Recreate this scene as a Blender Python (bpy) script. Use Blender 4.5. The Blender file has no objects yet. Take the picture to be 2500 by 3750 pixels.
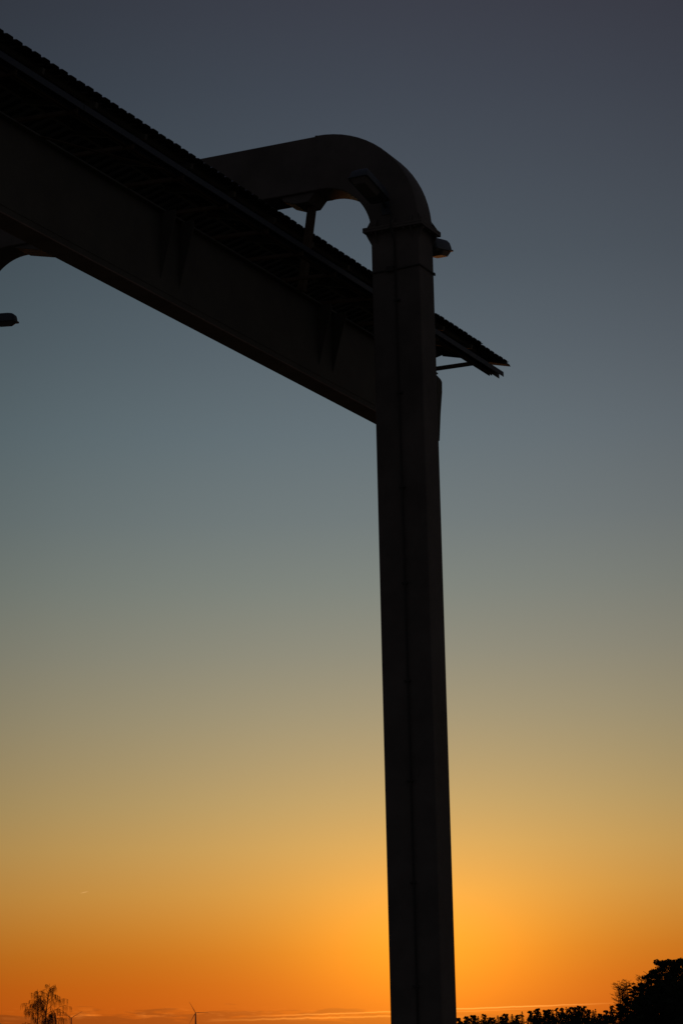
import bpy, bmesh, math, random
from mathutils import Vector, Matrix
random.seed(7)
SC = bpy.context.scene
COL = SC.collection
R = math.radians

# ------------------------------------------------------------------ camera
TH = math.atan(1925.0 / 8400.0 * math.cos(R(1.21)))
ROLL = R(1.21)
EYE = Vector((0, 0, 1.6))
fw = Vector((0, math.cos(TH), math.sin(TH)))
u0 = Vector((0, -math.sin(TH), math.cos(TH)))
r0 = Vector((1, 0, 0))
rt = r0 * math.cos(ROLL) - u0 * math.sin(ROLL)
up = u0 * math.cos(ROLL) + r0 * math.sin(ROLL)
cd = bpy.data.cameras.new('camera')
cam = bpy.data.objects.new('camera', cd)
COL.objects.link(cam)
cam.matrix_world = Matrix(((rt.x, up.x, -fw.x, EYE.x), (rt.y, up.y, -fw.y, EYE.y), (rt.z, up.z, -fw.z, EYE.z), (0, 0, 0, 1)))
cd.sensor_fit = 'VERTICAL'
cd.sensor_height = 22.3
cd.sensor_width = 14.9
cd.lens = 22.3 * 8400.0 / 3750.0
cd.clip_start = 0.1
cd.clip_end = 60000
SC.camera = cam

# ------------------------------------------------------------------ exposure
SC.view_settings.view_transform = 'Standard'
SC.view_settings.look = 'None'
SC.view_settings.gamma = 1
SC.view_settings.exposure = 0
SC.view_settings.use_curve_mapping = False
SC.render.resolution_x = 682
SC.render.resolution_y = 1024

# ------------------------------------------------------------------ world: dusk sky by direction
def lin(c):
    return tuple(((v / 255.0 + 0.055) / 1.055) ** 2.4 if v > 10.3 else v / 255.0 / 12.92 for v in c)

W = bpy.data.worlds.new('World')
SC.world = W
W.use_nodes = True
NT = W.node_tree
NT.nodes.clear()

class G:
    """tiny math-graph helper for one node tree"""
    def __init__(s, nt): s.nt = nt
    def m(s, op, a, b=None, c=None, clamp=False):
        n = s.nt.nodes.new('ShaderNodeMath'); n.operation = op; n.use_clamp = clamp
        for i, v in enumerate((a, b, c)):
            if v is None: continue
            if isinstance(v, (int, float)): n.inputs[i].default_value = v
            else: s.nt.links.new(v, n.inputs[i])
        return n.outputs[0]
    def gauss(s, x, x0, w):
        d = s.m('DIVIDE', s.m('SUBTRACT', x, x0), w)
        return s.m('POWER', 2.718281828, s.m('MULTIPLY', s.m('MULTIPLY', d, d), -1.0))
    def ramp(s, x, stops, interp='LINEAR'):
        n = s.nt.nodes.new('ShaderNodeValToRGB'); n.color_ramp.interpolation = interp
        cr = n.color_ramp
        while len(cr.elements) > 1: cr.elements.remove(cr.elements[-1])
        cr.elements[0].position = stops[0][0]; cr.elements[0].color = (*stops[0][1], 1)
        for p, c in stops[1:]:
            e = cr.elements.new(p); e.color = (*c, 1)
        s.nt.links.new(x, n.inputs[0])
        return n.outputs[0]
    def mix(s, a, b, fac, mode='MIX'):
        n = s.nt.nodes.new('ShaderNodeMix'); n.data_type = 'RGBA'; n.blend_type = mode
        n.clamp_result = False
        for i, v in ((0, fac), (6, a), (7, b)):
            if isinstance(v, (int, float)): n.inputs[i].default_value = v
            elif isinstance(v, tuple): n.inputs[i].default_value = (*v, 1)
            else: s.nt.links.new(v, n.inputs[i])
        return n.outputs[2]
    def noise(s, vec, scale, detail=4, rough=0.55):
        n = s.nt.nodes.new('ShaderNodeTexNoise'); n.inputs['Scale'].default_value = scale
        n.inputs['Detail'].default_value = detail; n.inputs['Roughness'].default_value = rough
        s.nt.links.new(vec, n.inputs['Vector'])
        return n.outputs['Fac']

g = G(NT)
tc = NT.nodes.new('ShaderNodeTexCoord')
sx = NT.nodes.new('ShaderNodeSeparateXYZ')
NT.links.new(tc.outputs['Generated'], sx.inputs[0])
X, Y, Z = sx.outputs
DEG = 57.29578
EL = g.m('MULTIPLY', g.m('ARCSINE', g.m('MINIMUM', g.m('MAXIMUM', Z, -1.0), 1.0)), DEG)
AZ = g.m('MULTIPLY', g.m('ARCTAN2', X, Y), DEG)

def el_of(y):   # elevation of an image row at the picture's middle
    return 12.9 + math.degrees(math.atan((1875.0 - y) / 8400.0))
SKY = [(3790, (190, 84, 16)), (3700, (208, 94, 17)), (3600, (208, 103, 20)), (3500, (207, 116, 28)), (3400, (208, 132, 45)), (3270, (207, 148, 68)),
       (3110, (199, 157, 89)), (2950, (185, 157, 103)), (2790, (172, 153, 112)), (2630, (160, 149, 119)), (2390, (143, 141, 124)),
       (2150, (127, 133, 125)), (1900, (113, 123, 123)), (1600, (101, 114, 119)), (1275, (89, 101, 108)),
       (950, (78, 89, 97)), (640, (71, 80, 89)), (320, (64, 71, 81)), (0, (59, 63, 73))]
def epos(e): return (e + 2.0) / 94.0
stops = [(0.0, lin((60, 30, 14)))] + [(epos(el_of(y)), lin(c)) for y, c in SKY] + [(epos(34), lin((56, 58, 72))), (epos(60), lin((50, 53, 68))), (1.0, lin((46, 49, 64)))]
base = g.ramp(g.m('DIVIDE', g.m('ADD', EL, 2.0), 94.0), stops)
# the east half of the sky, behind the camera: dim and slate
east = g.ramp(g.m('DIVIDE', g.m('ADD', EL, 2.0), 94.0), [(0.0, lin((20, 18, 20))), (0.08, lin((54, 51, 51))), (0.4, lin((45, 46, 52))), (1.0, lin((46, 49, 60)))])
dAZ = g.m('ABSOLUTE', g.m('SUBTRACT', AZ, 2.0))
fE = g.m('SMOOTH_MIN', g.m('MAXIMUM', g.m('DIVIDE', g.m('SUBTRACT', dAZ, 9.0), 62.0), 0.0), 1.0, 0.1)
azd = g.m('DIVIDE', g.m('SUBTRACT', AZ, 1.2), 18.5)
azf = g.m('MAXIMUM', g.m('DIVIDE', 1.0, g.m('MULTIPLY_ADD', azd, azd, 1.0)), 0.55)
base = g.mix((0, 0, 0), base, azf)
# slightly redder to the north-west (right), greener-blue to the left, only well above the horizon
tz = g.m('MULTIPLY_ADD', AZ, 0.055, 0.5, True)
th = g.m('DIVIDE', g.m('SUBTRACT', EL, 7.0), 8.0, None, True)
tint = g.mix((0.965, 1.01, 1.02), (1.05, 0.965, 0.985), tz)
base = g.mix(base, tint, th, 'MULTIPLY')
sky = g.mix(base, east, fE)
# after-glow over the place where the sun went down
SUN_AZ = 1.9
gl1 = g.m('MULTIPLY', g.gauss(AZ, SUN_AZ, 3.0), g.gauss(EL, 1.9, 1.9))
gl2 = g.m('MULTIPLY', g.gauss(AZ, SUN_AZ, 5.6), g.gauss(EL, 2.9, 3.9))
def scaled(col, f): return g.mix((0, 0, 0), col, f)
sky = g.mix(sky, scaled((0.40, 0.150, 0.004), gl1), 1.0, 'ADD')
sky = g.mix(sky, scaled((0.18, 0.082, 0.010), gl2), 1.0, 'ADD')
# low cloud streaks near the horizon
ELT = g.m('MULTIPLY_ADD', g.m('SUBTRACT', AZ, 0.4), 0.024, EL)
cv = NT.nodes.new('ShaderNodeCombineXYZ')
NT.links.new(g.m('MULTIPLY', AZ, 1.3), cv.inputs[0]); NT.links.new(g.m('MULTIPLY', ELT, 9.0), cv.inputs[1])
n1 = g.noise(cv.outputs[0], 1.0, 5, 0.6)
band = g.m('MULTIPLY', g.gauss(ELT, 0.50, 0.13), g.m('SUBTRACT', 1.0, g.m('MULTIPLY', g.m('ABSOLUTE', g.m('ADD', AZ, 4.0)), 0.09), None, True))
cl_b = g.m('MULTIPLY', band, g.m('MULTIPLY', g.m('SUBTRACT', n1, 0.52, None, True), 6.0), None, True)
sky = g.mix(sky, scaled((0.50, 0.16, 0.02), cl_b), 0.55, 'ADD')
cv2 = NT.nodes.new('ShaderNodeCombineXYZ')
NT.links.new(g.m('MULTIPLY', AZ, 0.9), cv2.inputs[0]); NT.links.new(g.m('MULTIPLY', ELT, 7.0), cv2.inputs[1]); cv2.inputs[2].default_value = 4.3
n2 = g.noise(cv2.outputs[0], 1.0, 4, 0.5)
bank = g.m('SUBTRACT', 1.0, g.m('DIVIDE', g.m('SUBTRACT', ELT, g.m('ADD', 0.03, g.m('MULTIPLY', n2, 0.92))), 0.10), None, True)
bankf = g.m('MULTIPLY', bank, g.m('MAXIMUM', g.m('MULTIPLY_ADD', AZ, -0.055, 0.42), 0.22))
sky = g.mix(sky, (0.62, 0.68, 1.1), bankf, 'MULTIPLY')
# old condensation trails: thin wavering lines
cv3 = NT.nodes.new('ShaderNodeCombineXYZ'); NT.links.new(AZ, cv3.inputs[0])
n3 = g.noise(cv3.outputs[0], 2.2, 5, 0.6)
def trail(a0, e0, a1, e1, w, amp, bright, fade0=0.15, fade1=0.3):
    global sky
    lineE = g.m('ADD', g.m('MULTIPLY_ADD', AZ, (e1 - e0) / (a1 - a0), e0 - a0 * (e1 - e0) / (a1 - a0)), g.m('MULTIPLY', g.m('SUBTRACT', n3, 0.5), amp))
    d = g.m('DIVIDE', g.m('SUBTRACT', EL, lineE), w)
    f = g.m('POWER', 2.718281828, g.m('MULTIPLY', g.m('MULTIPLY', d, d), -1.0))
    wi = g.m('MULTIPLY', g.m('DIVIDE', g.m('SUBTRACT', AZ, a0), fade0, None, True), g.m('DIVIDE', g.m('SUBTRACT', a1, AZ), fade1, None, True))
    sky = g.mix(sky, scaled(bright, g.m('MULTIPLY', f, wi)), 1.0, 'ADD')
trail(1.6, 0.609, 6.6, 0.683, 0.014, 0.045, (0.42, 0.22, 0.05), 0.2, 2.2)
trail(1.6, 0.548, 5.2, 0.600, 0.012, 0.045, (0.16, 0.07, 0.015), 0.2, 2.0)
trail(-2.8, 0.545, 1.9, 0.602, 0.014, 0.06, (0.40, 0.17, 0.03), 2.0, 0.2)
trail(-3.6, 0.470, 1.9, 0.490, 0.020, 0.09, (0.36, 0.14, 0.02), 2.0, 0.2)
trail(-6.62, 3.575, -6.40, 3.625, 0.010, 0.0, (0.16, 0.11, 0.06), 0.08, 0.08)
bg = NT.nodes.new('ShaderNodeBackground')
NT.links.new(sky, bg.inputs['Color'])
bg.inputs['Strength'].default_value = 1.0
wo = NT.nodes.new('ShaderNodeOutputWorld')
NT.links.new(bg.outputs[0], wo.inputs['Surface'])

# ------------------------------------------------------------------ the last sun, on the horizon behind the column
sd = bpy.data.lights.new('sun', 'SUN')
sd.energy = 0.03
sd.angle = R(0.6)
sd.color = (1.0, 0.33, 0.10)
sun = bpy.data.objects.new('sun', sd)
COL.objects.link(sun)
saz, sel = R(1.9), R(0.9)
sdir = Vector((math.sin(saz) * math.cos(sel), math.cos(saz) * math.cos(sel), math.sin(sel)))
sun.rotation_euler = sdir.to_track_quat('Z', 'Y').to_euler()
sun.location = sdir * 200

# ------------------------------------------------------------------ materials
def material(name, col, rough=0.6, metal=0.0, var=0.25, scale=3.0, bump=0.0, bscale=30, spec=0.5):
    m = bpy.data.materials.new(name); m.use_nodes = True
    nt = m.node_tree; b = nt.nodes['Principled BSDF']; q = G(nt)
    t = nt.nodes.new('ShaderNodeTexCoord')
    n = q.noise(t.outputs['Object'], scale, 6, 0.6)
    c0 = tuple(v * (1 - var) for v in col); c1 = tuple(v * (1 + var) for v in col)
    nt.links.new(q.ramp(n, [(0.3, c0), (0.7, c1)]), b.inputs['Base Color'])
    rr = q.m('MULTIPLY_ADD', n, 0.2, rough - 0.1)
    nt.links.new(rr, b.inputs['Roughness'])
    b.inputs['Metallic'].default_value = metal
    b.inputs['Specular IOR Level'].default_value = spec
    if bump:
        bn = nt.nodes.new('ShaderNodeBump'); bn.inputs['Strength'].default_value = bump; bn.inputs['Distance'].default_value = 0.01
        nt.links.new(q.noise(t.outputs['Object'], bscale, 4, 0.6), bn.inputs['Height'])
        nt.links.new(bn.outputs[0], b.inputs['Normal'])
    return m
M = dict(
    steel=material('weathered_paint_steel', (0.175, 0.155, 0.138), 0.68, 0, 0.28, 1.3, 0.15, 60, 0.22),
    girder=material('grimy_paint_steel', (0.115, 0.108, 0.085), 0.7, 0, 0.25, 1.2, 0.15, 60, 0.3),
    galv=material('galvanised_steel', (0.034, 0.050, 0.074), 0.55, 0.2, 0.15, 9.0, 0.05, 90),
    sheet=material('roof_sheet_paint', (0.030, 0.034, 0.034), 0.3, 0.1, 0.2, 4.0, 0.0, 30, 0.5),
    flange_lit=material('bounce_lit_flange', (0.27, 0.19, 0.155), 0.8, 0, 0.25, 2.0, 0.1, 80, 0.2),  # girder underside: warm ground-bounce light put into a lighter brown base colour
    brown=material('rust_primer', (0.12, 0.08, 0.05), 0.8, 0, 0.3, 6.0, 0.1, 80, 0.3),
    cast=material('lamp_casting', (0.075, 0.09, 0.11), 0.5, 0.0, 0.12, 20.0, 0.05, 120),
    bark=material('dark_bark', (0.07, 0.055, 0.045), 0.9, 0, 0.3, 4.0, 0.3, 20, 0.2),
    birch=material('birch_twigs', (0.09, 0.06, 0.045), 0.9, 0, 0.3, 3.0, 0.0, 20, 0.2),
    needle=material('pine_needles', (0.035, 0.045, 0.025), 0.85, 0, 0.35, 0.6, 0.0, 20, 0.2),
    white=material('turbine_paint', (0.25, 0.23, 0.20), 0.5, 0, 0.05, 0.05, 0.0, 20, 0.3),
    black=material('rubber_black', (0.085, 0.078, 0.07), 0.7, 0, 0.1, 10, 0.0, 20, 0.3),
    concrete=material('concrete', (0.28, 0.27, 0.25), 0.9, 0, 0.2, 3, 0.3, 30, 0.2),
)
mg = bpy.data.materials.new('lamp_lens'); mg.use_nodes = True
b = mg.node_tree.nodes['Principled BSDF']
b.inputs['Base Color'].default_value = (0.20, 0.18, 0.17, 1); b.inputs['Roughness'].default_value = 0.5
b.inputs['Transmission Weight'].default_value = 0.0; b.inputs['Specular IOR Level'].default_value = 0.2
M['lens'] = mg
mgr = bpy.data.materials.new('grass_field'); mgr.use_nodes = True
q = G(mgr.node_tree); b = mgr.node_tree.nodes['Principled BSDF']
t = mgr.node_tree.nodes.new('ShaderNodeTexCoord')
na = q.noise(t.outputs['Object'], 0.15, 8, 0.65); nb = q.noise(t.outputs['Object'], 6.0, 6, 0.7)
c = q.mix(q.ramp(na, [(0.35, (0.12, 0.13, 0.06)), (0.65, (0.25, 0.21, 0.13))]), q.ramp(nb, [(0.3, (0.14, 0.12, 0.08)), (0.7, (0.30, 0.25, 0.18))]), 0.5)
mgr.node_tree.links.new(c, b.inputs['Base Color']); b.inputs['Roughness'].default_value = 0.95
bn = mgr.node_tree.nodes.new('ShaderNodeBump'); bn.inputs['Distance'].default_value = 0.05
mgr.node_tree.links.new(nb, bn.inputs['Height']); mgr.node_tree.links.new(bn.outputs[0], b.inputs['Normal'])
M['grass'] = mgr

# ------------------------------------------------------------------ building helpers
# structure frame: b along the bridge, p across it towards the far column, z up
AB, AP = R(26.1), R(-66.0)
BV = Vector((math.sin(AB), math.cos(AB), 0)); PV = Vector((math.sin(AP), math.cos(AP), 0))
ORG = Vector((0.9075, 29.8585, 0))
def W3(b, p, z): return ORG + BV * b + PV * p + Vector((0, 0, z))

def link(name, bm, mat, root, parent=None, smooth=False, bevel=0.0):
    """bmesh in world coordinates -> one mesh object, local to root"""
    off = root.location if root is not None else Vector((0, 0, 0))
    bmesh.ops.translate(bm, vec=-off, verts=bm.verts)
    bmesh.ops.recalc_face_normals(bm, faces=bm.faces)
    me = bpy.data.meshes.new(name); bm.to_mesh(me); bm.free()
    me.materials.append(mat)
    if smooth:
        for f in me.polygons: f.use_smooth = True
    o = bpy.data.objects.new(name, me); COL.objects.link(o)
    par = parent or root
    if par is not None: o.parent = par
    if bevel:
        md = o.modifiers.new('bevel', 'BEVEL'); md.width = bevel; md.segments = 2; md.limit_method = 'ANGLE'
    return o
def thing(name, loc, label, cat, group=None):
    o = bpy.data.objects.new(name, None); COL.objects.link(o); o.location = loc
    o.empty_display_size = 0.3
    o['label'] = label; o['category'] = cat
    if group: o['group'] = group
    return o
def hexa(bm, pts):
    """8 points: bottom ring 0-3, top ring 4-7"""
    v = [bm.verts.new(p) for p in pts]
    for f in ((0, 1, 2, 3), (7, 6, 5, 4), (0, 4, 5, 1), (1, 5, 6, 2), (2, 6, 7, 3), (3, 7, 4, 0)):
        bm.faces.new([v[i] for i in f])
def bx(bm, b0, b1, p0, p1, z0, z1):
    hexa(bm, [W3(b0, p0, z0), W3(b1, p0, z0), W3(b1, p1, z0), W3(b0, p1, z0), W3(b0, p0, z1), W3(b1, p0, z1), W3(b1, p1, z1), W3(b0, p1, z1)])
def prism(bm, ring, ext):
    """ring of world points extruded by vector ext, closed"""
    a = [bm.verts.new(p) for p in ring]; c = [bm.verts.new(p + ext) for p in ring]
    n = len(ring)
    bm.faces.new(a); bm.faces.new(c[::-1])
    for i in range(n): bm.faces.new((a[i], c[i], c[(i + 1) % n], a[(i + 1) % n]))
def loft(bm, rings, close=True):
    vs = [[bm.verts.new(p) for p in r] for r in rings]
    n = len(rings[0])
    for k in range(len(vs) - 1):
        for i in range(n): bm.faces.new((vs[k][i], vs[k][(i + 1) % n], vs[k + 1][(i + 1) % n], vs[k + 1][i]))
    if close: bm.faces.new(vs[0][::-1]); bm.faces.new(vs[-1])
def tube(bm, path, rad, n=10):
    rings = []
    for i, p in enumerate(path):
        d = (path[min(i + 1, len(path) - 1)] - path[max(i - 1, 0)]).normalized()
        a = d.cross(Vector((0.31, 0.17, 0.93))).normalized(); c = d.cross(a)
        r = rad[i] if isinstance(rad, (list, tuple)) else rad
        rings.append([p + a * (r * math.cos(2 * math.pi * k / n)) + c * (r * math.sin(2 * math.pi * k / n)) for k in range(n)])
    loft(bm, rings)
def bar(bm, a, c, w, h, side):
    """rectangular bar from a to c; side = width direction"""
    d = (c - a).normalized(); s = (side - d * side.dot(d)).normalized(); u = d.cross(s)
    pts = []
    for e in (a, c): pts += [e + s * (w / 2 * i) + u * (h / 2 * j) for i, j in ((-1, -1), (1, -1), (1, 1), (-1, 1))]
    hexa(bm, pts)

# ------------------------------------------------------------------ ground
bm = bmesh.new()
S = 30000
v = [bm.verts.new(p) for p in ((-S, -S, 0), (S, -S, 0), (S, S, 0), (-S, S, 0))]
bm.faces.new(v)
o = link('ground', bm, M['grass'], None); o['kind'] = 'structure'

# ------------------------------------------------------------------ portal frame
HB, HC = 0.24, 0.35          # half depth along the bridge, half width across
ZF, ZS = 12.36, 11.775        # flange and strap heights
SPAN = 7.24
CR = 1.15                    # bend centre distance from column axis
ZC = 12.40                   # bend centre height
ZT, ZU = 13.90, 13.10        # beam top and underside
portal = thing('portal_frame', W3(0, 0, 0), 'tall dark steel portal, box columns with rounded top bends crossing over the corrugated roof', 'portal frame')
def rounded(b0, b1, q0, q1, r, place, seg=4):
    """rounded rectangle ring in (b, q)"""
    pts = []
    for cx, cy, a0 in ((b1 - r, q1 - r, 0), (b0 + r, q1 - r, 90), (b0 + r, q0 + r, 180), (b1 - r, q0 + r, 270)):
        for k in range(seg + 1):
            a = R(a0 + 90.0 * k / seg); pts.append(place(cx + r * math.cos(a), cy + r * math.sin(a)))
    return pts
def column(pc, sgn):
    bm = bmesh.new()
    loft(bm, [rounded(-HB, HB, pc - HC, pc + HC, 0.018, lambda b, q, z=z: W3(b, q, z)) for z in (0.3, 3.6, 7.0, 10.0, ZF)])
    c = link('column', bm, M['steel'], portal)
    bm = bmesh.new(); bx(bm, -HB - .22, HB + .22, pc - HC - .22, pc + HC + .22, 0.26, 0.30)
    for i in (-1, 1):
        for j in (-1, 1):
            tube(bm, [W3(i * (HB + .13), pc + j * (HC + .13), .2), W3(i * (HB + .13), pc + j * (HC + .13), .37)], .022, 6)
    link('base_plate', bm, M['steel'], portal, c)
    bm = bmesh.new(); bx(bm, -HB - .45, HB + .45, pc - HC - .45, pc + HC + .45, -0.5, 0.26)
    link('footing', bm, M['concrete'], portal, c)
    # bolted flange with tapered gussets
    bm = bmesh.new()
    bx(bm, -HB - .085, HB + .085, pc - HC - .085, pc + HC + .085, ZF - .035, ZF - .004)
    bx(bm, -HB - .085, HB + .085, pc - HC - .085, pc + HC + .085, ZF, ZF + .031)
    for k in range(5):
        for s in (-1, 1):
            for (b, q) in ((s * (HB + .055), pc - .32 + .16 * k), ):
                tube(bm, [W3(b, q, ZF - .06), W3(b, q, ZF + .06)], .014, 6)
    for k in range(3):
        for s in (-1, 1):
            tube(bm, [W3(-.2 + .2 * k, pc + s * (HC + .055), ZF - .06), W3(-.2 + .2 * k, pc + s * (HC + .055), ZF + .06)], .014, 6)
    link('flange', bm, M['steel'], portal, c)
    def guss(b, q, db, dq, up):
        z0 = ZF + .031 if up else ZF - .035; z1 = z0 + (.13 if up else -.16)
        side = Vector((0, 0, 0)) + (PV if db else BV)
        e = [W3(b, q, z0), W3(b + db * .075, q + dq * .075, z0), W3(b + db * .075, q + dq * .075, z0 + (.012 if up else -.012)), W3(b, q, z1)]
        prism(bm, [x - side * .006 for x in e], side * .012)
    for up_ in (0, 1):
        for s in (-1, 1):
            for k in (-.26, 0.0, .26):
                bm = bmesh.new(); guss(s * HB, pc + k, s, 0, up_); link('gusset', bm, M['steel'], portal, c)
            for k in (-.225, .225):
                bm = bmesh.new(); guss(k, pc + s * HC, 0, s, up_); link('gusset', bm, M['steel'], portal, c)
    return c
def elbow(pc, sgn):
    """pc column position, sgn: direction in p towards the span"""
    rings = []
    N = 18
    for k in range(N + 1):
        a = R(90.0 * k / N)
        f = k / N
        ri, ro = CR - HC, CR + HC           # .80 inner, 1.50 outer
        ri = (CR - HC) * (1 - f) + (ZU - ZC) * f
        cpx = pc + sgn * CR
        def pl(b, q, a=a, cpx=cpx): return W3(b, cpx - sgn * q * math.cos(a), ZC + q * math.sin(a))
        rings.append(rounded(-HB, HB, ri, ro + .012 * math.sin(a), 0.018, pl))
    rings.insert(0, rounded(-HB, HB, CR - HC, CR + HC, 0.018, lambda b, q: W3(b, pc + sgn * CR - sgn * q, ZF + .0005)))
    bm = bmesh.new(); loft(bm, rings)
    e = link('elbow', bm, M['steel'], portal, smooth=True)
    md = e.modifiers.new('edge', 'EDGE_SPLIT'); md.split_angle = R(32)
    # weld collar where the bend meets the beam
    bm = bmesh.new()
    q = pc + sgn * CR
    loft(bm, [rounded(-HB - .002, HB + .002, ZU - .002, ZT + .016, .02, lambda b, z, q=q_: W3(b, q, z)) for q_ in (q - .012, q + .012)])
    link('weld_seam', bm, M['steel'], portal, e)
    return e
near = column(0, 1)
far = column(SPAN, -1)
elbow(0, 1); elbow(SPAN, -1)
bm = bmesh.new()
loft(bm, [rounded(-HB, HB, ZU, ZT, 0.018, lambda b, z, q=q: W3(b, q, z)) for q in (CR + .012, 2.4, 3.65, 4.9, SPAN - CR - .012)])
link('beam', bm, M['steel'], portal)
for pc, sgn in ((1.17, 1), (SPAN - 1.17, -1)):
    bm = bmesh.new()
    prof = [(0, ZU + .03), (.14, ZU - .13), (.34, ZU - .13), (.52, ZU - .06), (.56, ZU + .03)]
    if sgn < 0: prof = [(-.06, ZU + .03), (0, ZU - .03), (.44, ZU - .13), (.66, ZU - .13), (.80, ZU + .03)]
    prism(bm, [W3(-.2, pc + sgn * a, z) for a, z in prof], BV * .4)
    link('hanger_bracket', bm, M['steel'], portal, bevel=.006)
# cable conduit down the near column's wide face, with clips, and a cable clamp round it
bm = bmesh.new()
tube(bm, [W3(-HB - .020, -.035, .4), W3(-HB - .020, -.03, 3.0), W3(-HB - .020, -.022, 7), W3(-HB - .020, -.01, 10), W3(-HB - .020, -.004, 12.15), W3(-HB - .11, .0, 12.28), W3(-HB - .12, .0, 12.43), W3(-HB - .02, .04, 12.58)], .013, 8)
cnd = link('conduit', bm, M['black'], portal, near, smooth=True)
for k in range(9):
    z = .9 + 1.3 * k; bm = bmesh.new()
    bx(bm, -HB - .036, -HB + .002, -.06, .02, z, z + .025)
    link('conduit_clip', bm, M['black'], portal, near)
bm = bmesh.new()
pts = [(-HB - .007, .05, ZS - .02), (-HB - .007, -HC - .007, ZS + .0), (HB + .006, -HC - .012, ZS + .0), (HB + .007, HC + .007, ZS), (-HB - .007, HC + .007, ZS - .02), (-HB - .007, .05, ZS - .02)]
tube(bm, [W3(*p) for p in pts], .013, 8)
bx(bm, HB - .03, HB + .012, -HC - .018, -HC - .002, ZS - .025, ZS + .015)
bx(bm, -HB - .04, -HB - .001, .02, .12, ZS - .04, ZS + .03)
link('cable_band', bm, M['black'], portal, near)

# ------------------------------------------------------------------ roofed bridge hung from the portal
BL = -22.0
bridge = thing('covered_bridge', W3(0, 1.75, 10.6), 'long dark plate girder bridge under a corrugated sheet roof, hung below the portal', 'bridge')
GP0, GP1 = 1.60, 1.90
ZG0, ZG1 = 10.61, 11.76
bm = bmesh.new()
bx(bm, BL, 4.70, GP0 + .012, GP1 - .012, ZG0 + .02, ZG1 - .02)
gird = link('girder', bm, M['girder'], bridge)
bm = bmesh.new(); bx(bm, BL, 4.66, GP0 - .004, GP1 + .004, ZG0 - .004, ZG0 + .016); link('bottom_flange', bm, M['flange_lit'], bridge, gird, bevel=.003)
bm = bmesh.new(); bx(bm, BL, 4.70, GP0 - .055, GP1 + .055, ZG1 - .018, ZG1 + .004); link('top_flange', bm, M['girder'], bridge, gird, bevel=.003)
# end plate, wider above than below
bm = bmesh.new()
prism(bm, [W3(4.71, GP0 - .03, z) for z in (ZG0 + .06,)] + [W3(4.74, GP0 - .03, ZG0 + .06), W3(4.82, GP0 - .03, 11.15), W3(4.90, GP0 - .03, 11.50), W3(4.91, GP0 - .03, 11.67), W3(4.86, GP0 - .03, 11.705), W3(4.71, GP0 - .03, 11.735)], PV * .36)
link('end_plate', bm, M['girder'], bridge, gird, bevel=.006)
# horizontal weld line above the flange
bm = bmesh.new(); bx(bm, BL, 4.69, GP0 + .006, GP0 + .012, ZG0 + .10, ZG0 + .115); link('weld_bead', bm, M['girder'], bridge, gird)
for b in (-19.2, -18.75, -14.0, -13.55, -8.85, -8.4, -3.69, -3.24, 0.66, 1.1):
    bm = bmesh.new()
    z1 = ZG1 - .018
    prism(bm, [W3(b, GP0 + .012, z1), W3(b, GP0 - .20, z1), W3(b, GP0 - .20, z1 - .10), W3(b, GP0 + .012, z1 - .88)], BV * .014)
    link('stiffener', bm, M['girder'], bridge, gird)
# outrigger brackets carrying the edge rail
RP, RZ = 0.80, 11.86
BR = [-8.1, -6.9, -5.7, -4.55, -3.45, -2.39, -1.4, -.42, .75, 1.9, 3.0]
x = -9.3
while x > BL: BR.insert(0, x); x -= 1.15
for b in BR:
    bm = bmesh.new()
    bar(bm, W3(b, GP1 + .02, ZG1 + .035), W3(b, RP + .0, 11.745), .05, .006, BV)
    bar(bm, W3(b + .022, GP1 + .02, ZG1 + .062), W3(b + .022, RP, 11.772), .006, .055, BV)
    if b == 5.0:
        pass
    link('outrigger', bm, M['brown'], bridge)
# end outrigger (seen against the sky right of the column)
bm = bmesh.new()
bar(bm, W3(4.9, 2.0, 11.875), W3(4.9, .98, 11.875), .05, .006, BV)
bar(bm, W3(4.925, 2.0, 11.91), W3(4.925, .98, 11.91), .006, .07, BV)
link('end_outrigger', bm, M['brown'], bridge)
# flat bracing between outriggers
for a, c in (((-6.5, 1.55, 11.74), (-4.95, .84, 11.74)), ((-17.0, 1.55, 11.74), (-15.4, .84, 11.74))):
    bm = bmesh.new(); bar(bm, W3(*a), W3(*c), .05, .008, BV); link('brace', bm, M['brown'], bridge)
# edge rail: channel open below
bm = bmesh.new()
lens = [BL, -18.5, -12.6, -6.75, -.83, 5.58]
for i in range(len(lens) - 1):
    a, c = lens[i] + .004, lens[i + 1] - .004
    ring = [(RP, RZ - .042), (RP, RZ + .040), (RP + .085, RZ + .040), (RP + .085, RZ - .060), (RP + .075, RZ - .060), (RP + .075, RZ + .032), (RP + .008, RZ + .032), (RP + .008, RZ - .042)]
    prism(bm, [W3(a, p, z) for p, z in ring], BV * (c - a))
rail = link('edge_rail', bm, M['galv'], bridge, bevel=.003)
bm = bmesh.new()
ring = [(RP + .095, RZ - .075), (RP + .095, RZ - .035), (RP + .140, RZ - .035), (RP + .140, RZ - .075), (RP + .134, RZ - .075), (RP + .134, RZ - .041), (RP + .101, RZ - .041), (RP + .101, RZ - .075)]
prism(bm, [W3(BL, p, z) for p, z in ring], BV * (5.32 - BL))
link('inner_rail', bm, M['brown'], bridge)
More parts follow.
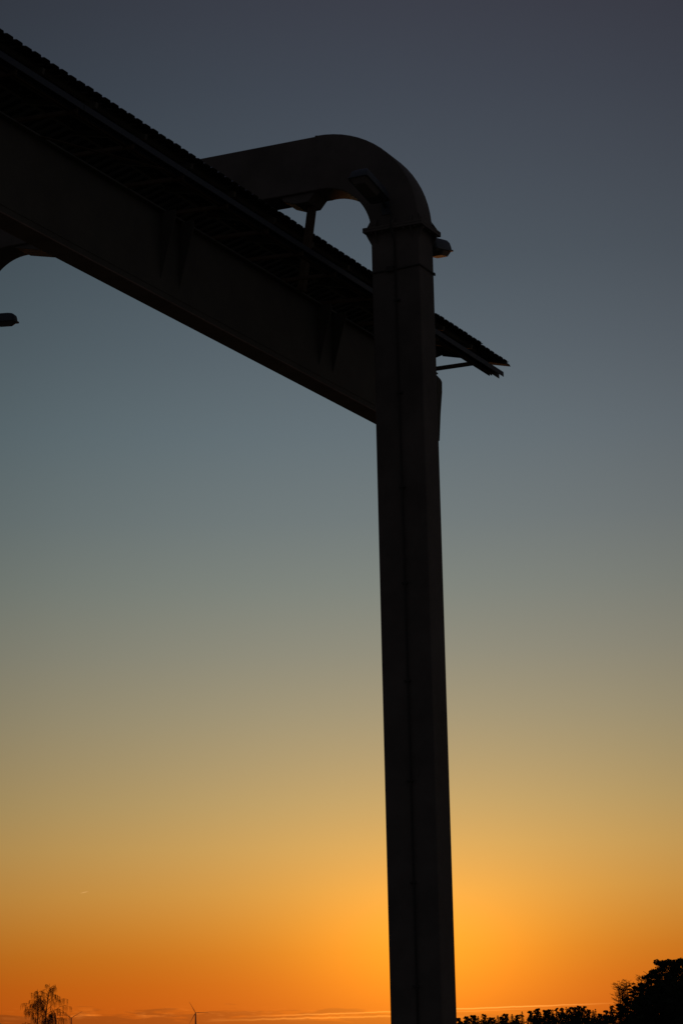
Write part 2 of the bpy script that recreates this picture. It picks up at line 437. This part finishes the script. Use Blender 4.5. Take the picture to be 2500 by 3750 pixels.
# roof sheets
PITCH = 0.18908
B0 = -7.154            # phase of the steps
EP, EZ, RS = 1.60, 12.762, 0.24
RIDGE = 2.78
def sheet(b_start, b_end, dz, p0, name='roof_sheet', flip=False):
    prof = []
    k = math.floor((b_start - B0) / PITCH)
    while B0 + k * PITCH < b_end:
        s = B0 + k * PITCH
        for u, h in ((0.01, 0), (.36, .030), (.985, .030)):
            b = s + u * PITCH
            if b_start <= b <= b_end: prof.append((b, h * (1 + .10 * math.sin(k * 2.3) + .06 * math.sin(k * 5.1))))
        b = s + 1.0 * PITCH + 0.01 * PITCH
        if b_start <= b <= b_end: prof.append((b - .0005, 0))
        k += 1
    p2 = []
    for b, h in prof:
        if not p2 or b - p2[-1][0] > 1e-3: p2.append((b, h))
    bm = bmesh.new()
    t = .008
    rows = []
    sgn = -1 if flip else 1
    pr = RIDGE
    for p in ((p0, p0 + .4, pr - .002) if not flip else (pr, pr + .9, pr + 1.5)):
        z = EZ + dz + RS * ((p - EP) if not flip else (2 * RIDGE - p - EP))
        rows.append(([bm.verts.new(W3(b, p, z + h)) for b, h in p2], [bm.verts.new(W3(b, p, z + h - t)) for b, h in p2]))
    for r in range(len(rows) - 1):
        (a, a2), (c, c2) = rows[r], rows[r + 1]
        for i in range(len(a) - 1):
            bm.faces.new((a[i], a[i + 1], c[i + 1], c[i])); bm.faces.new((a2[i + 1], a2[i], c2[i], c2[i + 1]))
        bm.faces.new((a[0], c[0], c2[0], a2[0])); bm.faces.new((a[-1], a2[-1], c2[-1], c[-1]))
    for (a, a2) in (rows[0], rows[-1]):
        for i in range(len(a) - 1): bm.faces.new((a[i], a2[i], a2[i + 1], a[i + 1]))
    return link(name, bm, M['sheet'], bridge)
for b0, b1, dz, p0 in ((BL, -13.0, 0.006, 1.60), (-13.05, 5.05, 0.0, 1.60), (4.90, 6.78, .009, 1.595), (6.60, 7.86, -0.018, 1.60)):
    sheet(b0, b1, dz, p0)
for b0, b1, dz in ((BL, 7.8, 0.0),):
    sheet(b0, b1, dz, 0, flip=True)
bm = bmesh.new()
for (p_a, p_b) in ((1.60, 2.12),):
    za, zb = EZ - .018 + RS * (p_a - EP), EZ - .018 + RS * (p_b - EP)
    hexa(bm, [W3(7.74, p_a, za - .045), W3(7.93, p_a, za - .04), W3(7.93, p_b, zb - .04), W3(7.70, p_b, zb - .045), W3(7.74, p_a, za - .011), W3(7.88, p_a, za - .011), W3(7.86, p_b, zb - .011), W3(7.70, p_b, zb - .011)])
link('end_flashing', bm, M['girder'], bridge)
# purlins, rafters, posts under the sheets
def rz(p): return EZ + RS * (p - EP)
for p in (1.78, 2.3, 2.7):
    bm = bmesh.new(); bx(bm, BL, 7.25 if p > 2 else 6.9, p, p + .05, rz(p) - .075, rz(p) - .012); link('purlin', bm, M['girder'], bridge)
for b in [k * 1.15 - 21.2 for k in range(25)]:
    if -.3 < b < .3 or b > 6.9: continue
    bm = bmesh.new()
    bar(bm, W3(b, 1.66, rz(1.66) - .115), W3(b, 2.72, rz(2.72) - .115), .05, .07, BV)
    link('rafter', bm, M['girder'], bridge)
for b in [k * 2.3 - 21.2 for k in range(12)]:
    if abs(b) < .3: continue
    bm = bmesh.new(); bar(bm, W3(b, 1.80, ZG1 + .03), W3(b, 3.3, 12.80), .05, .05, BV); link('strut', bm, M['girder'], bridge)
# hanger between portal bracket and girder
bm = bmesh.new()
bar(bm, W3(0, 1.345, 12.96), W3(0, 1.53, 11.75), .10, .10, BV)
link('hanger', bm, M['brown'], bridge, bevel=.006)

# ------------------------------------------------------------------ lamps
def luminaire(name, mount, direc, tilt, label, length=.62, width=.27, arm=.16, hs=1.0):
    d = Vector((direc.x, direc.y, 0)).normalized(); s = Vector((-d.y, d.x, 0)); u = Vector((0, 0, 1))
    d2 = d * math.cos(tilt) + u * math.sin(tilt); u2 = -d * math.sin(tilt) + u * math.cos(tilt)
    root = thing(name, mount, label, 'lamp', 'lamps on the portal columns')
    base = mount + d2 * arm
    def P(x, y, z): return base + d2 * x + s * y + u2 * (z * hs)
    # housing: domed shell over a rim
    def ring(x0, x1, w, z, r=.04, seg=4):
        pts = []
        for cx, cy, a0 in ((x1 - r, w - r, 0), (x0 + r, w - r, 90), (x0 + r, -w + r, 180), (x1 - r, -w + r, 270)):
            for k in range(seg + 1):
                a = R(a0 + 90.0 * k / seg); pts.append(P(cx + r * math.cos(a), cy + r * math.sin(a), z))
        return pts
    L, w = length, width / 2
    bm = bmesh.new()
    loft(bm, [ring(0, L, w, 0), ring(.003, L - .006, w - .004, .05), ring(.01, L - .02, w - .012, .10), ring(.03, L - .06, w - .03, .135), ring(.05, L - .14, w - .06, .15)])
    h = link('housing', bm, M['cast'], root, smooth=True)
    h.modifiers.new('e', 'EDGE_SPLIT').split_angle = R(40)
    bm = bmesh.new(); loft(bm, [ring(-.012, L + .018, w + .015, -.018), ring(-.012, L + .018, w + .015, 0.0)]); link('rim', bm, M['cast'], root, h)
    bm = bmesh.new(); loft(bm, [ring(.24, L - .005, w - .012, -.019), ring(.27, L - .06, w - .055, -.085, .02)]); link('lens', bm, M['lens'], root)
    bm = bmesh.new(); loft(bm, [ring(.02, .22, w - .02, -.019), ring(.035, .205, w - .04, -.035, .02)]); link('gear_cover', bm, M['cast'], root)
    bm = bmesh.new(); tube(bm, [mount - d * .0 , mount + d2 * (arm * .6) + u2 * .03, P(.05, 0, .045)], .024, 10); link('arm', bm, M['cast'], root, smooth=True)
    bm = bmesh.new()
    for i in (1,):
        hexa(bm, [mount + s * a + u * c_ + d * e_ for e_ in (0, .012) for a, c_ in ((-.06, -.12), (.06, -.12), (.06, .08), (-.06, .08))])
    link('mount_plate', bm, M['cast'], root)
    return root
luminaire('column_lamp', W3(HB + .002, -.20, 12.19), BV, R(12), 'lamp on the back of the near column, sticking out to the right under the flange', .58)
luminaire('column_lamp', W3(-HB - .002, .12, 12.68), -BV, R(10), 'dark lamp in the inner bend of the near column, its glass facing down', .72)
luminaire('column_lamp', W3(0, SPAN - HC - .002, 12.08), -PV, R(-5), 'lone lamp at the left picture edge below the girder', .545, .16, .16, .85)

# ------------------------------------------------------------------ far things
def at(az, dist, z=0): return Vector((math.sin(R(az)) * dist, math.cos(R(az)) * dist, z))
def xray(x, y):
    d = fw * 8400 + rt * (x - 1250) - up * (y - 1875); d.normalize(); return math.degrees(math.atan2(d.x, d.y)), math.degrees(math.asin(d.z))

def turbine(x, y, dist, blade_deg, blade, label):
    az, el = xray(x, y)
    hub = 1.6 + math.tan(R(el)) * dist
    base = at(az, dist)
    root = thing('wind_turbine', base, label, 'wind turbine', 'wind turbines on the horizon')
    fwd = Vector((math.sin(R(az)), math.cos(R(az)), 0)); side = Vector((fwd.y, -fwd.x, 0)); u = Vector((0, 0, 1))
    bm = bmesh.new(); tube(bm, [base, base + u * hub * .5, base + u * (hub - 2)], [4.2, 3.3, 2.2], 16); link('tower', bm, M['white'], root, smooth=True)
    bm = bmesh.new(); tube(bm, [base + u * hub - fwd * 6, base + u * hub - fwd * 5, base + u * hub + fwd * 7, base + u * hub + fwd * 9], [1.6, 2.4, 2.6, 1.8], 10); link('nacelle', bm, M['white'], root)
    hc = base + u * hub - fwd * 7
    bm = bmesh.new(); tube(bm, [hc - fwd * 2.2, hc - fwd * 1, hc + fwd * 1.2], [.4, 1.6, 2.0], 10); hb = link('hub', bm, M['white'], root)
    for k in range(3):
        a = R(blade_deg + 120 * k); dr = side * math.cos(a) + u * math.sin(a); ch = side * -math.sin(a) + u * math.cos(a)
        bm = bmesh.new(); rings = []
        for t_, c_ in ((.0, 1.5), (.06, 1.8), (.18, 3.6), (.4, 2.6), (.7, 1.6), (.97, .8), (1, .3)):
            ctr = hc + dr * (blade * t_)
            rings.append([ctr + ch * (c_ * .38 * math.cos(w)) + fwd * (c_ * .14 * math.sin(w)) for w in [2 * math.pi * i / 8 for i in range(8)]])
        loft(bm, rings); link('blade', bm, M['white'], root, smooth=True)
turbine(716.5, 3709, 9500, 0, 52, 'wind turbine standing alone, with one blade pointing right and one up to the left')
turbine(262, 3728, 11000, 30, 60, 'wind turbine just right of the bare birches, blades in a Y')
turbine(204, 3717, 10500, -3, 52, 'wind turbine seen through the twigs of the bare birches')

# bare, weeping birch: trunk + crown of fine twigs
def birch(px, py_top, dist, width, label, group, seed, weep=1.0, density=1.0, name='birch_tree', lean=0.0):
    rnd = random.Random(seed)
    az, el = xray(px, py_top); H = 1.6 + math.tan(R(el)) * dist
    base = at(az, dist)
    root = thing(name, base, label, 'tree', group)
    tb = bmesh.new(); path = []; rad = []
    n = 9
    for i in range(n + 1):
        f = i / n
        path.append(base + Vector((lean * (1 - f) * H + .25 * math.sin(f * 5 + seed) * f, .1 * math.cos(f * 4 + seed), H * 1.0 * f)))
        rad.append(.20 * H / 14 * (1 - f) ** .8 + .02)
    tube(tb, path, rad, 8)
    cb = bmesh.new()
    def twig(a, pts, r0, r1):
        tube(cb, pts, [r0 + (r1 - r0) * i / (len(pts) - 1) for i in range(len(pts))], 3)
    nb = int(34 * density)
    for k in range(nb):
        f = .22 + .74 * (k + rnd.random() * .6) / nb
        i = min(int(f * n), n - 1); t = f * n - i
        st = path[i].lerp(path[i + 1], t)
        ang = rnd.random() * 2 * math.pi
        reach = width * .5 * (math.sin(min(1, (1.04 - f) * 1.6) * math.pi / 2)) * rnd.uniform(.55, 1.05)
        rise = rnd.uniform(.55, 1.2) * (.7 + .5 * f)
        if weep < .5: rise = rnd.uniform(1.1, 2.2); reach *= .72
        dr = Vector((math.cos(ang), math.sin(ang), 0))
        limb = []
        for s in range(8):
            q_ = s / 7
            limb.append(st + dr * (reach * q_) + Vector((0, 0, reach * (rise * q_ - .75 * weep * q_ * q_ * q_))) + Vector((rnd.uniform(-.06, .06), rnd.uniform(-.06, .06), rnd.uniform(-.05, .05))) * (q_ * reach * .4))
        twig(None, limb, .055 * H / 14, .018)
        for s in range(2, 8):
            for _ in range(1 if rnd.random() < .38 + reach / width * 1.6 else 0):
                p0 = limb[s].lerp(limb[s - 1], rnd.random())
                a2 = ang + rnd.uniform(-1.4, 1.4); l2 = rnd.uniform(.5, 1.5) * (1.1 - .07 * s) * H / 14
                d2 = Vector((math.cos(a2), math.sin(a2), 0)); sub = []
                for j in range(5):
                    w_ = j / 4
                    sub.append(p0 + d2 * (l2 * w_ * .8) + Vector((0, 0, l2 * (.55 * w_ - (1.0 * weep) * w_ * w_))))
                twig(None, sub, .020, .012)
                for j in range(1, 5):
                    for _q in range(3):
                        p1 = sub[j]; hl = rnd.uniform(.35, 2.1) * weep * H / 14 * (.35 + reach / width * 1.3) + .25
                        sw = Vector((rnd.uniform(-.22, .22), rnd.uniform(-.22, .22), 0))
                        if weep > .5: tip = [p1, p1 + sw * .6 + Vector((0, 0, -hl * .5)), p1 + sw + Vector((0, 0, -hl))]
                        else: tip = [p1, p1 + d2 * .25 + sw + Vector((0, 0, hl * .3)), p1 + d2 * .4 + sw * 1.6 + Vector((0, 0, hl * .75))]
                        twig(None, tip, .0115, .008)
    link('trunk', tb, M['birch'], root); link('crown', cb, M['birch'], root)
birch(178, 3602, 500, 10.5, 'taller bare weeping birch at the left, right one of the pair', 'bare birches at the left', 3, .75, 1.05, lean=-.06)
birch(140, 3622, 502, 9.0, 'shorter bare weeping birch at the left, left one of the pair', 'bare birches at the left', 11, .75, .95, lean=-.02)

# leafy clump cloud: thousands of small faces spread in lobes
def leaf_cloud(bm, ctr, rx, rz_, n, size, rnd):
    for _ in range(n):
        while True:
            a, c_, e = rnd.uniform(-1, 1), rnd.uniform(-1, 1), rnd.uniform(-1, 1)
            if a * a + c_ * c_ + e * e < 1: break
        p = ctr + Vector((a * rx, c_ * rx, e * rz_))
        s = size * rnd.uniform(.6, 1.3)
        d1 = Vector((rnd.gauss(0, 1), rnd.gauss(0, 1), rnd.gauss(0, .7))).normalized(); d2 = d1.cross(Vector((rnd.gauss(0, 1), rnd.gauss(0, 1), rnd.gauss(0, 1)))).normalized()
        v = [bm.verts.new(p + d1 * s), bm.verts.new(p + d2 * s * .55), bm.verts.new(p - d1 * s * .8), bm.verts.new(p - d2 * s * .5)]
        bm.faces.new(v)
def pine(px, py_top, dist, width, label, group, seed, style='pine', dens=1.0):
    rnd = random.Random(seed)
    az, el = xray(px, py_top); H = 1.6 + math.tan(R(el)) * dist
    base = at(az, dist)
    root = thing('pine_tree' if style == 'pine' else 'spruce_tree', base, label, 'tree', group)
    bm = bmesh.new()
    lean = Vector((rnd.uniform(-.03, .03), 0, 0))
    tube(bm, [base + lean * (H * f) + Vector((0, 0, H * f * .93)) for f in (0, .3, .6, .85, 1)], [H * .017, H * .013, H * .010, H * .005, .03], 7)
    for k in range(7):
        f = .45 + .07 * k; a = rnd.random() * 6.28
        p0 = base + lean * (H * f) + Vector((0, 0, H * f)); l = width * .38
        tube(bm, [p0, p0 + Vector((math.cos(a) * l * .6, math.sin(a) * l * .6, l * .22)), p0 + Vector((math.cos(a) * l, math.sin(a) * l, l * .5))], [H * .006, H * .004, .03], 5)
    link('trunk', bm, M['bark'], root)
    bm = bmesh.new()
    far = dist > 700
    if far: leaf_cloud(bm, base + Vector((0, 0, H * .50)), width * .36, H * (.34 if style == 'pine' else .2), 500, width * .05, rnd)
    ls0 = width * (.055 if far else .030)
    if style == 'pine':
        nl = 60 if far else 54
        for k in range(nl):
            f = .22 + .76 * (k + rnd.random()) / nl
            w = width * .5 * (1.0 - max(0, f - .6) ** 1.3 * 1.9)
            a = rnd.random() * 6.28; rr = w * rnd.uniform(.1, .8)
            ls = width * rnd.uniform(.09, .16) * (1.15 - .4 * f)
            c_ = base + lean * (H * f) + Vector((math.cos(a) * rr, math.sin(a) * rr, H * f - ls * .3))
            leaf_cloud(bm, c_, ls, ls * .62, int(60 * dens), ls0 * .85, rnd)
        for k in range(3):
            c_ = base + lean * H + Vector((rnd.uniform(-.14, .14) * width, 0, H * rnd.uniform(.95, .985)))
            leaf_cloud(bm, c_, width * .09, width * .07, int(70 * dens), ls0, rnd)
    else:
        for k in range(16):
            f = .12 + .84 * k / 15; w = width * .5 * (1.02 - f) ** .85 + .12
            for j in range(6):
                a = rnd.random() * 6.28
                for s in range(4):
                    rr = w * (s + .6) / 4
                    c_ = base + Vector((math.cos(a) * rr, math.sin(a) * rr, H * f - rr * .28 + (rr * rr / max(w, .1)) * .2))
                    leaf_cloud(bm, c_, w * .13 + .10, .10 + w * .05, int(14 * dens), ls0 * 1.1, rnd)
        leaf_cloud(bm, base + Vector((0, 0, H * .975)), .12, H * .02, 30, ls0, rnd)
    link('crown', bm, M['needle'], root)
    return root
# far tree line behind the column to the right (pixel tops read off the skyline)
line = [(1680, 3728, 0), (1707, 3723, 0), (1733, 3719, 0), (1749, 3721, 1), (1768, 3714, 0), (1789, 3727, 0), (1804, 3727, 0), (1821, 3718, 1), (1835, 3724, 0),
        (1850, 3714, 0), (1873, 3713, 1), (1889, 3716, 0), (1910, 3703, 1), (1941, 3701, 0), (1967, 3694, 0), (1994, 3698, 0), (2008, 3696, 0), (2022, 3696, 1), (2034, 3691, 0),
        (2053, 3690, 0), (2071, 3687, 1), (2089, 3689, 0), (2106, 3688, 0), (2121, 3684, 0), (2136, 3684, 0), (2153, 3698, 0), (2169, 3699, 1), (2178, 3694, 1), (2192, 3712, 0), (2216, 3699, 0), (2238, 3681, 0)]
ords = ['first', 'second', 'third', 'fourth', 'fifth', 'sixth', 'seventh', 'eighth', 'ninth', 'tenth', 'eleventh', 'twelfth', 'thirteenth', 'fourteenth', 'fifteenth',
        'sixteenth', 'seventeenth', 'eighteenth', 'nineteenth', 'twentieth', 'twenty-first', 'twenty-second', 'twenty-third', 'twenty-fourth', 'twenty-fifth', 'twenty-sixth',
        'twenty-seventh', 'twenty-eighth', 'twenty-ninth', 'thirtieth', 'thirty-first']
rl = random.Random(21)
for i, (px, py, st) in enumerate(line):
    d_ = rl.uniform(950, 1120)
    wpx = rl.uniform(36, 54) if not st else rl.uniform(26, 34)
    pine(px, py, d_, wpx / 8400 * d_, 'small black %s on the far skyline, %s tree right of the column' % ('spruce' if st else 'pine', ords[i]), 'trees of the far tree line', 100 + i, 'spruce' if st else 'pine', .8)
bm = bmesh.new()
for k in range(260):
    px_ = rl.uniform(1640, 2250); d_ = rl.uniform(980, 1080)
    j_ = min(range(len(line)), key=lambda i: abs(line[i][0] - px_))
    a_, e_ = xray(px_, line[j_][1] + rl.uniform(12, 32)); top = 1.6 + math.tan(R(e_)) * d_
    leaf_cloud(bm, at(a_, d_, top * rl.uniform(.25, 1.0) - .6), 1.7, .9, 110, .30, rl)
o = link('undergrowth', bm, M['needle'], None); o['kind'] = 'stuff'; o['label'] = 'dark undergrowth filling the foot of the far tree line'; o['category'] = 'undergrowth'
# nearer wood rising at the right edge
near_trees = [
    (2467, 3512, 430, 9.5, 'pine', 'tallest black pine at the right picture edge, with a knobbly twin top'),
    (2421, 3518, 425, 7.5, 'pine', 'tall broad black pine just left of the tallest one at the right edge'),
    (2394, 3546, 415, 6.0, 'pine', 'black pine on the slope of the wood, third down from the tallest'),
    (2373, 3566, 405, 5.0, 'pine', 'black pine with a small side knob, halfway down the edge of the wood'),
    (2358, 3596, 400, 5.0, 'pine', 'black pine right beside the bare birch high on the edge of the wood'),
    (2334, 3612, 400, 4.6, 'pine', 'black pine between the bare birch and the two thin spruces'),
    (2317, 3594, 410, 3.0, 'spruce', 'taller right one of the two thin layered spruces among bare twigs'),
    (2303, 3602, 405, 3.2, 'spruce', 'lower left one of the two thin layered spruces among bare twigs'),
    (2288, 3652, 395, 4.2, 'pine', 'low black pine under the bare birches at the foot of the wood'),
    (2266, 3678, 390, 4.0, 'pine', 'lowest black pine at the left foot of the near wood'),
    (2503, 3516, 435, 7.0, 'pine', 'black pine cut by the right picture edge'),
    (2445, 3570, 392, 9.0, 'pine', 'black pine standing in front of the tallest ones, filling the wood'),
    (2400, 3610, 385, 8.0, 'pine', 'shorter black pine in front, in the middle of the near wood'),
    (2350, 3650, 380, 7.0, 'pine', 'short black pine in front, below the thin spruces'),
    (2490, 3600, 380, 9.0, 'pine', 'short black pine in front at the right picture edge'),
]
for i, (px, py, d_, w_, st, lb) in enumerate(near_trees):
    pine(px, py, d_, w_, lb, 'trees of the near wood', 300 + i, st, 2.0 if st == 'pine' else 1.0)
birch(2343, 3570, 402, 3.4, 'small bare birch highest on the edge of the near wood', 'bare birches at the near wood', 41, .15, .8)
birch(2290, 3592, 398, 4.2, 'bare birch beside the thin spruces, middle one of three', 'bare birches at the near wood', 42, .15, .85)
birch(2264, 3600, 396, 5.0, 'bare birch leftmost of the three at the near wood', 'bare birches at the near wood', 43, .2, .95)
bm = bmesh.new()
for k in range(170):
    a_ = rl.uniform(6.35, 9.6); d_ = rl.uniform(392, 430)
    top = max(.8, min(8.0, (a_ - 6.3) * 7.5))
    leaf_cloud(bm, at(a_, d_, rl.uniform(.2, top)), 1.3, 1.1, 160, .20, rl)
o = link('thicket', bm, M['needle'], None); o['kind'] = 'stuff'; o['label'] = 'black thicket filling the near wood below the pine tops'; o['category'] = 'thicket'
# low bushes under the left birches
bm = bmesh.new()
rb = random.Random(5)
for px, py, w_ in ((115, 3738, 1.6), ):
    a_, e_ = xray(px, py); h_ = 1.6 + math.tan(R(e_)) * 495
    for k in range(26):
        leaf_cloud(bm, at(a_, 495, 0) + Vector((rb.uniform(-1.1, 1.1), rb.uniform(-1, 1), rb.uniform(.3, h_ - .5))), .6, .5, 110, .11, rb)
bt = thing('bush', at(xray(115, 3738)[0], 495), 'small round dark bush at the foot of the bare birches', 'bush')
link('crown', bm, M['needle'], bt)
bm = bmesh.new(); tube(bm, [bt.location.copy(), bt.location + Vector((.1, 0, 2.0))], [.08, .03], 6); link('trunk', bm, M['bark'], bt)
